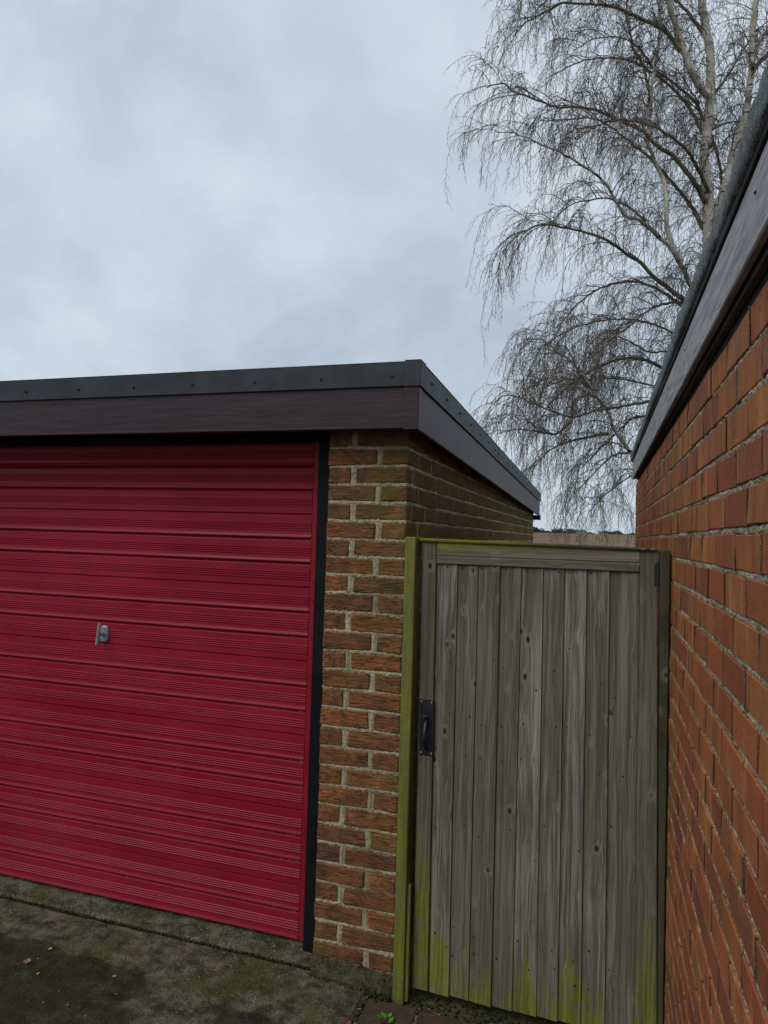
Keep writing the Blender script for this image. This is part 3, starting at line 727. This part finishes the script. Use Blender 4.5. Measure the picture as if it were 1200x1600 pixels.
# pull latch
px0, px1, pz0, pz1 = -.677, -.619, H-.875, H-.653
la = obj('latch', cbox(px0, px1, YG-.0085, YG-.0045, pz0, pz1, .0015, fn=lambda x, y, z: (x+.004*(1-(z-pz0)/.22), y, z)), 'black', gt)
V, F = [], []
cx = (px0+px1)/2
gp = [Vector((cx+.002, YG-.008-.034*math.sin(math.pi*t)**.8, pz0+.022+.125*t)) for t in [i/12 for i in range(13)]]
tube(gp, [.006+.0035*math.sin(math.pi*i/12) for i in range(13)], 8, V, F)
obj('grip', (V, F), 'black', la, True)
obj('thumb_piece', join(cbox(cx-.012, cx+.012, YG-.036, YG-.008, pz1-.065, pz1-.060, .0015), cyl((cx, YG-.006, pz1-.048), (cx, YG-.014, pz1-.048), .010, .008, 10)), 'black', la)
for x, z in ((px0+.008, pz1-.010), (px1-.008, pz1-.010), (px0+.011, pz0+.010), (px1-.005, pz0+.010)):
    obj('screw', cyl((x, YG-.0085, z), (x, YG-.0115, z), .0042, .003, 8), 'zinc', la)
obj('hinge', join(cbox(.196, .2135, YG-.008, YG-.002, H-.155, H-.075, .001), cyl((.2095, YG-.010, H-.16), (.2095, YG-.010, H-.07), .005, .005, 8)), 'black', gt)

# ------------------------------------------------------------------ litter, moss and seedling on the drive
def blob(V, F, p, s, rng, flat=.6):
    b = len(V); t = [(1, 0, 0), (-1, 0, 0), (0, 1, 0), (0, -1, 0), (0, 0, 1), (0, 0, -.5)]
    for q in t: V.append((p[0]+q[0]*s*rng.uniform(.6, 1.2), p[1]+q[1]*s*rng.uniform(.6, 1.2), p[2]+q[2]*s*flat*rng.uniform(.6, 1.2)))
    for f in ((0, 2, 4), (2, 1, 4), (1, 3, 4), (3, 0, 4), (2, 0, 5), (1, 2, 5), (3, 1, 5), (0, 3, 5)): F.append(tuple(b+i for i in f))
gr = random.Random(12)
V, F = [], []
for k in range(1500):
    x = gr.uniform(-3.4, -1.1); blob(V, F, (x, 2.724+gr.gauss(0, .007), -.013+gr.uniform(-.006, .008)), gr.uniform(.003, .009), gr)
for k in range(500):
    x = gr.uniform(XP-.01, XW); blob(V, F, (x, 2.685-.03*(x-XP)/.34+gr.gauss(0, .008), -.004+gr.uniform(-.006, .006)), gr.uniform(.003, .009), gr)
for k in range(300): blob(V, F, (-.842+gr.gauss(0, .005), gr.uniform(1.9, 2.70), -.014), gr.uniform(.003, .007), gr)
for k in range(700):
    blob(V, F, (gr.uniform(-.75, .24), 2.675+gr.uniform(-.015, .10), -.035+gr.uniform(-.006, .006)), gr.uniform(.004, .012), gr)
tag(obj('moss', (V, F), 'moss', smooth=True), 'dark green moss filling the joint before the red door and pier foot', 'moss', kind='stuff')
V, F = [], []
for k in range(420):
    r = gr.random()
    if r < .35: p = (gr.uniform(-3.2, -.9), gr.uniform(1.9, 2.70), .001)
    elif r < .5: p = (gr.uniform(-3.2, -1.1), gr.uniform(2.75, 2.83), .012)
    elif r < .72: p = (-.845+gr.gauss(0, .006), gr.uniform(2.1, 2.68), -.009)
    elif r < .85: p = (gr.uniform(-.8, .2), 2.668+gr.gauss(0, .012), -.02)
    else: p = (-.63+gr.gauss(0, .004), gr.uniform(2.44, 2.66), -.012)
    blob(V, F, p, abs(gr.gauss(.0012, .0022))+.0012, gr)
tag(obj('grit', (V, F), 'stone'), 'pale grit and crumbs scattered on the mossy drive', 'grit', kind='stuff')
def leaf(loc, s, rz, mat, label, grp=None):
    V, F = [], []
    n = 7
    for i in range(n):
        t = i/(n-1); wd = .42*math.sin(math.pi*t)**.8
        for u in (-1, 0, 1): V.append((loc[0] + s*((t-.5)*math.cos(rz) - u*wd*math.sin(rz)), loc[1] + s*((t-.5)*math.sin(rz) + u*wd*math.cos(rz)), loc[2] + s*(.10*abs(u) + .22*(t-.5)**2)))
    for i in range(n-1):
        for q in (0, 1): F.append((i*3+q, i*3+q+1, i*3+q+4, i*3+q+3))
    V2 = V + [(a, b, c+.0006) for a, b, c in V]; m = len(V); F2 = [tuple(reversed(f)) for f in F] + [tuple(i+m for i in f) for f in F]
    o = obj('fallen_leaf', (V2, F2), mat, origin=loc); tag(o, label, 'leaf', 'fallen leaves on the drive')
leaf((-2.205, 2.455, .003), .018, .4, 'leafy', 'bright yellow fallen leaf at the top edge of the wet patch')
leaf((-2.126, 2.306, .003), .015, 1.3, 'leafy', 'small dull yellow fallen leaf lying inside the wet patch')
leaf((-2.225, 2.352, .003), .036, 2.2, 'leafb', 'curled brown fallen leaf at far left of the wet patch')
leaf((-1.83, 2.395, .003), .020, .2, 'leafb', 'pale brown fallen leaf near the middle of the wet patch')
sd_ = thing('seedling', (-.735, 2.548, -.014), 'tiny bright green seedling growing between the paving bricks', 'plant')
for k in range(9):
    a = k*2.4; s = .013+.006*gr.random(); rr_ = .006+.012*gr.random(); z0_ = -.012+.010*gr.random()
    c_ = Vector((-.735+rr_*math.cos(a)*1.6, 2.548+rr_*math.sin(a), z0_+.006)); d = Vector((math.cos(a), math.sin(a), .35)); q = Vector((-math.sin(a), math.cos(a), 0))
    vs = [c_-d*s*.6, c_-d*s*.2+q*s*.42, c_+d*s*.3+q*s*.38, c_+d*s*.7, c_+d*s*.3-q*s*.38, c_-d*s*.2-q*s*.42]
    obj('leaf', ([tuple(v) for v in vs] + [tuple(v+Vector((0, 0, .0008))) for v in vs], [(5, 4, 3, 2, 1, 0), (6, 7, 8, 9, 10, 11)]), 'weed', sd_)
tag(obj('broken_brick', cbox(-.857, -.845, 2.39, 2.49, -.03, -.001, .005, .004, rng=gr), 'orange'), 'orange sliver of broken brick in the joint beside the slab', 'brick')

# ------------------------------------------------------------------ silver birch
DT = 13.0
tree = thing('birch_tree', tuple(Vector((pt(1110, 600, DT).x, pt(1110, 600, DT).y, 0))), 'tall bare silver birch with drooping twigs behind the right garage', 'tree')
tr = random.Random(77)
def catmull(P, step):
    out = []
    Q = [P[0]*2-P[1]] + P + [P[-1]*2-P[-2]]
    for i in range(1, len(Q)-2):
        n = max(1, int((Q[i+1]-Q[i]).length/step))
        for k in range(n):
            t = k/n; a, b, c, d = Q[i-1], Q[i], Q[i+1], Q[i+2]
            out.append(.5*((2*b) + (c-a)*t + (2*a-5*b+4*c-d)*t*t + (3*b-a-3*c+d)*t**3))
    out.append(P[-1]); return out
# stems and limbs: (kind, start depth, end depth, start radius, end radius, pixels)
Z = lambda l: [(680+x/2.3077, y/2.3077) for x, y in l]
Y_ = lambda l: [(680+x/2.857, 380+y/2.857) for x, y in l]
base = (1128, 995)
LIMBS = [
 ('s', 13.0, 13.0, .17, .055, [base, (1122, 800), (1116, 600), (1109, 450)] + Z([(985, 830), (985, 700), (975, 560), (985, 450), (995, 320), (990, 180), (975, 70), (960, 0)]) + [(1090, -120), (1094, -260)]),
 ('s', 13.0, 12.4, .075, .03, Z([(988, 350), (960, 320), (920, 250), (885, 150), (860, 60), (840, 0)]) + [(1032, -90), (1015, -190)]),
 ('s', 13.1, 13.7, .13, .045, [base, (1130, 800), (1118, 560), (1112, 400)] + Z([(1020, 740), (1050, 640), (1080, 520), (1110, 430), (1135, 340), (1140, 240), (1140, 130), (1150, 40)]) + [(1190, -60), (1196, -180)]),
 ('s', 13.5, 14.0, .05, .025, Z([(1138, 240), (1180, 140), (1215, 80)]) + [(1222, -20)]),
 ('s', 13.0, 11.2, .135, .007, [base, (1118, 700), (1098, 520), (1079, 440)] + Z([(850, 900), (820, 860), (740, 800), (680, 770), (640, 700), (600, 650), (540, 600), (450, 545), (380, 520), (290, 485), (220, 475)])),
 ('s', 12.45, 12.9, .046, .02, Z([(885, 938), (838, 850), (830, 760), (830, 660), (800, 590), (765, 510), (770, 440), (780, 370), (790, 260), (810, 160), (815, 60), (810, 0)]) + [(1030, -80)]),
 ('l', 12.7, 13.2, .03, .012, Z([(775, 420), (770, 300), (740, 220), (715, 160), (690, 70), (650, 10)])),
 ('l', 13.0, 11.6, .052, .010, Z([(975, 730), (930, 660), (870, 580), (800, 520), (740, 475), (680, 440), (600, 405), (520, 380), (430, 380), (360, 365), (290, 330), (240, 305), (185, 310)])),
 ('l', 13.0, 14.0, .042, .010, Z([(972, 830), (930, 750), (860, 660), (800, 600), (720, 530), (640, 460), (560, 420), (470, 430), (380, 435)])),
 ('l', 13.0, 13.9, .034, .008, Z([(975, 440), (930, 360), (850, 290), (790, 235), (720, 170), (650, 130), (570, 140), (500, 190)])),
 ('l', 12.7, 11.9, .042, .010, Z([(885, 190), (840, 130), (790, 90), (720, 50), (640, 25), (560, 20), (460, 20), (400, 40), (330, 80), (280, 130)])),
 ('l', 12.8, 11.5, .05, .010, [(1085, 480), (1065, 466), (1030, 440), (1002, 411), (983, 399), (949, 377), (914, 362), (875, 357), (840, 353), (810, 368), (785, 392)]),
 ('l', 12.5, 13.5, .026, .008, Z([(760, 800), (700, 740), (620, 718), (530, 730), (470, 750), (430, 790), (380, 830)])),
 ('s', 13.3, 12.2, .075, .014, [(1100, 960), (1030, 800)] + Y_([(940, 1040), (880, 940), (800, 840), (770, 760), (720, 690), (660, 580), (600, 520), (540, 480), (480, 430), (410, 430), (360, 460)])),
 ('l', 12.9, 12.0, .036, .009, [(1075, 610)] + Y_([(940, 710), (800, 735), (720, 745), (640, 770), (560, 765), (450, 720), (380, 690), (300, 680), (255, 720)])),
 ('l', 12.7, 13.2, .028, .008, Y_([(780, 850), (650, 870), (560, 900), (480, 950), (435, 1010)])),
 ('l', 13.1, 12.4, .026, .007, Y_([(890, 930), (790, 950), (700, 1040), (640, 1100), (600, 1150)])),
 ('l', 13.0, 13.8, .026, .008, [(1080, 560)] + Y_([(1030, 480), (960, 490), (880, 450), (820, 420), (740, 440)])),
 ('l', 13.0, 12.2, .03, .008, [(1095, 468)] + Y_([(1090, 260), (1000, 275), (920, 320), (850, 380), (770, 420), (690, 500)])),
 ('l', 12.8, 12.1, .028, .008, Y_([(610, 800), (540, 850), (440, 840), (360, 830), (290, 850)])),
 ('l', 12.2, 11.7, .022, .007, Y_([(700, 640), (620, 610), (540, 620), (470, 650)])),
 ('l', 13.2, 14.2, .034, .008, Z([(1000, 350), (1060, 270), (1110, 180), (1160, 110), (1215, 60)])),
 ('l', 13.1, 14.2, .026, .008, Z([(1000, 470), (1060, 445), (1110, 440), (1180, 420), (1260, 380)])),
 ('l', 13.4, 15.0, .05, .010, [(1150, 320), (1190, 260), (1250, 210), (1330, 200), (1400, 240)]),
 ('l', 13.4, 14.6, .05, .010, [(1175, 110), (1230, 60), (1300, 30), (1370, 50)]),
 ('l', 13.0, 15.5, .05, .012, [(1112, 430), (1130, 330), (1120, 240), (1090, 160), (1060, 110)]),
 ('l', 13.0, 15.3, .045, .012, [(1108, 520), (1060, 470), (1000, 440), (940, 450), (890, 490), (860, 540)]),
 ('l', 13.0, 10.9, .04, .010, [(1108, 300), (1070, 230), (1010, 190), (950, 190), (900, 220)]),
 ('l', 13.1, 14.9, .045, .011, [(1112, 640), (1060, 590), (990, 560), (920, 580), (870, 620), (840, 660)]),
 ('l', 13.1, 15.0, .04, .011, [(1112, 700), (1060, 680), (1000, 650), (950, 690), (910, 730)]),
 ('l', 13.0, 15.2, .04, .011, [(1110, 230), (1060, 150), (990, 100), (920, 90), (860, 120)]),
 ('l', 13.0, 14.8, .035, .010, [(1105, 60), (1050, 0), (980, -40), (900, -30), (840, 10)]),
 ('l', 12.4, 11.5, .03, .010, [(1040, -20), (980, -70), (910, -80), (850, -50), (810, -10)]),
 ('l', 13.0, 12.0, .026, .008, [(1085, 540), (1015, 505), (945, 500), (885, 520), (842, 548)]),
 ('l', 13.1, 13.9, .026, .008, [(1085, 640), (1010, 600), (940, 590), (880, 600), (835, 590)]),
 ('l', 13.2, 14.0, .03, .009, [(1130, 820), (1060, 760), (1000, 740), (950, 770), (920, 800)]),
]
paths = []
for kind, d0, d1, ra, rb, px in LIMBS:
    n = len(px); P = []
    for i, (x, y) in enumerate(px):
        t = i/(n-1); P.append(pt(x, y, d0+(d1-d0)*t) + Vector((tr.uniform(-.02, .02), tr.uniform(-.06, .06), 0)))
    if px[0] == base: P[0] = Vector((P[0].x, P[0].y, -.05))
    c = catmull(P, .09); m = len(c)
    c = [p + Vector((tr.uniform(-1, 1), tr.uniform(-1, 1), tr.uniform(-1, 1)))*.012 for p in c]
    rad = [max(rb, ra + (rb-ra)*(i/(m-1))**.7)*tr.uniform(.93, 1.07) for i in range(m)]
    V, F = [], []
    tube(c, rad, 9 if kind == 's' else 6, V, F)
    big = px[0] == base
    obj('trunk' if big else 'limb', (V, F), 'birch' if kind == 's' else 'limb', tree, True)
    paths.append((kind, c, rad))
TV, TF, CV, CF = [], [], [], []
down = Vector((0, 0, -1))
def catkin(p, d, s):
    b = len(CV); a = d.orthogonal().normalized(); q = d.cross(a); r_ = .0042
    CV.append(tuple(p))
    for i in range(3):
        t = i*2.094; CV.append(tuple(p + d*s*.5 + (a*math.cos(t)+q*math.sin(t))*r_))
    CV.append(tuple(p + d*s))
    for i in range(3):
        j = (i+1) % 3; CF.append((b, b+1+i, b+1+j)); CF.append((b+4, b+1+j, b+1+i))
def rv(): return Vector((tr.gauss(0, 1), tr.gauss(0, 1), tr.gauss(0, 1))).normalized()
def pendulous(p, d, L, r):
    n = max(3, int(L/.085)); pts = [p]; st = L/n
    for k in range(n):
        d = (d + down*(.34 if k > 0 else .18) + rv()*.24).normalized(); p = p + d*st; pts.append(p)
        if tr.random() < .85:
            sdn = (d*.6 + rv()*.75 + down*.25).normalized(); l = tr.uniform(.04, .17); q = p + sdn*l*.5; q2 = q + (sdn*.6+down*.5).normalized()*l*.5
            tube([p, q, q2], [r*.75, r*.6, r*.45], 3, TV, TF)
            if tr.random() < .75: catkin(q2, (sdn*.4+down).normalized(), tr.uniform(.018, .038))
            if tr.random() < .4: catkin(q, (sdn+down*.4).normalized(), tr.uniform(.012, .022))
    tube(pts, [r*(1-.55*k/n) for k in range(n+1)], 3, TV, TF)
    catkin(p, d, .03)
nt_ = 0
for kind, c, rad in paths:
    m = len(c); acc = 0
    for i in range(2, m-1):
        if c[i].z < 2.2: continue
        seg = (c[i+1]-c[i]).length; acc += seg
        t = i/m
        gap = .078 if kind == 'l' else .115
        if kind == 's' and t < .35: gap = .8
        if t > .6: gap *= .8
        if acc > gap*tr.uniform(.6, 1.4) or i >= m-2:
            acc = 0
            tan = (c[i+1]-c[i-1]).normalized()
            side = rv(); side = (side - tan*side.dot(tan)); side.z = abs(side.z)*.7; side.normalize()
            d = (tan*tr.uniform(.4, 1.0) + side*.8 + Vector((0, 0, .15))).normalized()
            L = tr.uniform(.3, 1.05)*(1.0 if .3 < t < .85 else .7); n = max(4, int(L/.09)); p = c[i]; pts = [p]
            r = min(rad[i]*.6, .010)
            for k in range(n):
                d = (d + down*.085*(1+k*.25) + rv()*.16).normalized(); p = p + d*(L/n); pts.append(p)
                if k >= 1:
                    for _ in range(1 if tr.random() < .65 else 2):
                        pd = (d + rv()*.8).normalized(); pendulous(p, pd, tr.choice((.15, .25, .35, .5, .7, 1.0, 1.15 if p.z < 6.5 else .4))*tr.uniform(.7, 1.25), .0038); nt_ += 1
            tube(pts, [r + (.0035-r)*k/n for k in range(n+1)], 4, TV, TF)
            pendulous(p, d, tr.uniform(.4, 1.5), .0044); nt_ += 1
o = obj('twigs', (TV, TF), 'twig', tree); o['kind'] = 'stuff'
o = obj('catkins', (CV, CF), 'catkin', tree); o['kind'] = 'stuff'
print('twigs', nt_, 'tris', 2*len(TF)+len(CF))

# ------------------------------------------------------------------ far skyline
fr2 = random.Random(9)
def far_tree(px, ytop, wpx, depth, label):
    top = pt(px, ytop, depth); wd = wpx/FPX*depth/2; zg = fz(top.x, top.y) - 1.2; hgt = top.z - zg
    t = thing('evergreen_tree', (top.x, top.y, zg), label, 'tree', 'far trees on the skyline')
    obj('trunk', cyl((top.x, top.y, zg-.3), (top.x, top.y, zg+hgt*.6), .25, .1, 7), 'limb', t)
    V, F = [], []
    lobes = [(fr2.uniform(-.55, .55)*wd, fr2.uniform(-.4, .4)*wd, zg+hgt*fr2.uniform(.05, .68), fr2.uniform(.4, .6)) for _ in range(11)]
    for k in range(1500):
        lx, ly, lz, s = fr2.choice(lobes); n_ = Vector((fr2.gauss(0, 1), fr2.gauss(0, 1), fr2.gauss(0, 1))).normalized()*fr2.uniform(.5, 1)**.5
        p = Vector((top.x+lx+n_.x*wd*s, top.y+ly+n_.y*wd*s, lz+n_.z*hgt*.36*s*1.2)); 
        if p.z > top.z: p.z = top.z - fr2.uniform(0, .3)
        a = Vector((fr2.gauss(0, 1), fr2.gauss(0, 1), fr2.gauss(0, 1))).normalized()*.22; q = a.orthogonal().normalized()*.2; b = len(V)
        V += [tuple(p-a), tuple(p+q), tuple(p+a), tuple(p-q)]; F.append((b, b+1, b+2, b+3))
    obj('crown', (V, F), 'leafd', t)
for a in ((843, 820, 26, 300, 'dark evergreen tree on the skyline just right of the left garage'), (872, 822, 20, 310, 'rounded dark evergreen on the skyline, second from the left garage'),
          (890, 822, 24, 305, 'widest dark evergreen clump at the middle of the skyline'), (912, 825, 18, 320, 'low dark evergreen on the skyline, left of the white houses'),
          (962, 829, 22, 310, 'dark evergreen on the skyline right of the white houses'), (982, 831, 20, 315, 'dark evergreen on the skyline beside the orange brick wall')):
    far_tree(*a)
def far_house(px, ybase, wpx, hpx, depth, label):
    c = pt(px, ybase, depth); s = depth/FPX; wd, hh = wpx*s, hpx*s; x0, x1 = c.x-wd/2, c.x+wd/2; y0, y1 = c.y, c.y+6; z0 = fz(c.x, c.y)-.5; z1 = c.z+hh*.6; zr_ = c.z+hh
    t = thing('far_house', (c.x, c.y+3, z0), label, 'house', 'white houses on the skyline')
    obj('wall', ([(x0, y0, z0), (x1, y0, z0), (x1, y1, z0), (x0, y1, z0), (x0, y0, z1), (x1, y0, z1), (x1, y1, z1), (x0, y1, z1), (x0, (y0+y1)/2, zr_-.1), (x1, (y0+y1)/2, zr_-.1)],
        [(0, 1, 5, 4), (1, 2, 6, 9, 5), (2, 3, 7, 6), (3, 0, 4, 8, 7)]), 'white', t)
    obj('roof', join(([(x0-.3, y0-.3, z1-.1), (x1+.3, y0-.3, z1-.1), (x1+.3, (y0+y1)/2, zr_), (x0-.3, (y0+y1)/2, zr_), (x0-.3, y1+.3, z1-.1), (x1+.3, y1+.3, z1-.1)], [(0, 1, 2, 3), (3, 2, 5, 4)]), cbox(x0+wd*.6, x0+wd*.6+.5, (y0+y1)/2-.3, (y0+y1)/2+.3, zr_-.3, zr_+.5, .02)), 'tile', t)
    for k in range(3): obj('window', cbox(x0+wd*(.15+.28*k), x0+wd*(.15+.28*k)+.8, y0-.05, y0+.05, z1-1.3, z1-.4, .01), 'glass', t)
far_house(908, 837, 14, 8, 295, 'left one of two white houses on the far skyline')
far_house(942, 838, 12, 8, 300, 'right one of two white houses on the far skyline')
V, F = [], []
hr = random.Random(15)
for k in range(9000):
    px_ = hr.uniform(800, 1010); top_ = 830.5 + 2.2*math.sin(px_*.11) + 1.6*math.sin(px_*.29+1) + (px_-836)*.012
    q0 = pt(px_, top_, 302 + hr.uniform(-2, 2)); zb_ = fz(q0.x, q0.y) - .4; p = Vector((q0.x, q0.y, zb_ + (q0.z-zb_)*hr.random()**.7))
    a = Vector((hr.gauss(0, 1), hr.gauss(0, 1), hr.gauss(0, 1))).normalized()*.2; q = a.orthogonal().normalized()*.2; b = len(V)
    V += [tuple(p-a), tuple(p+q), tuple(p+a), tuple(p-q)]; F.append((b, b+1, b+2, b+3))
tag(obj('hedge', (V, F), 'hedge'), 'low dull green hedge running along the far edge of the brown field', 'hedge')
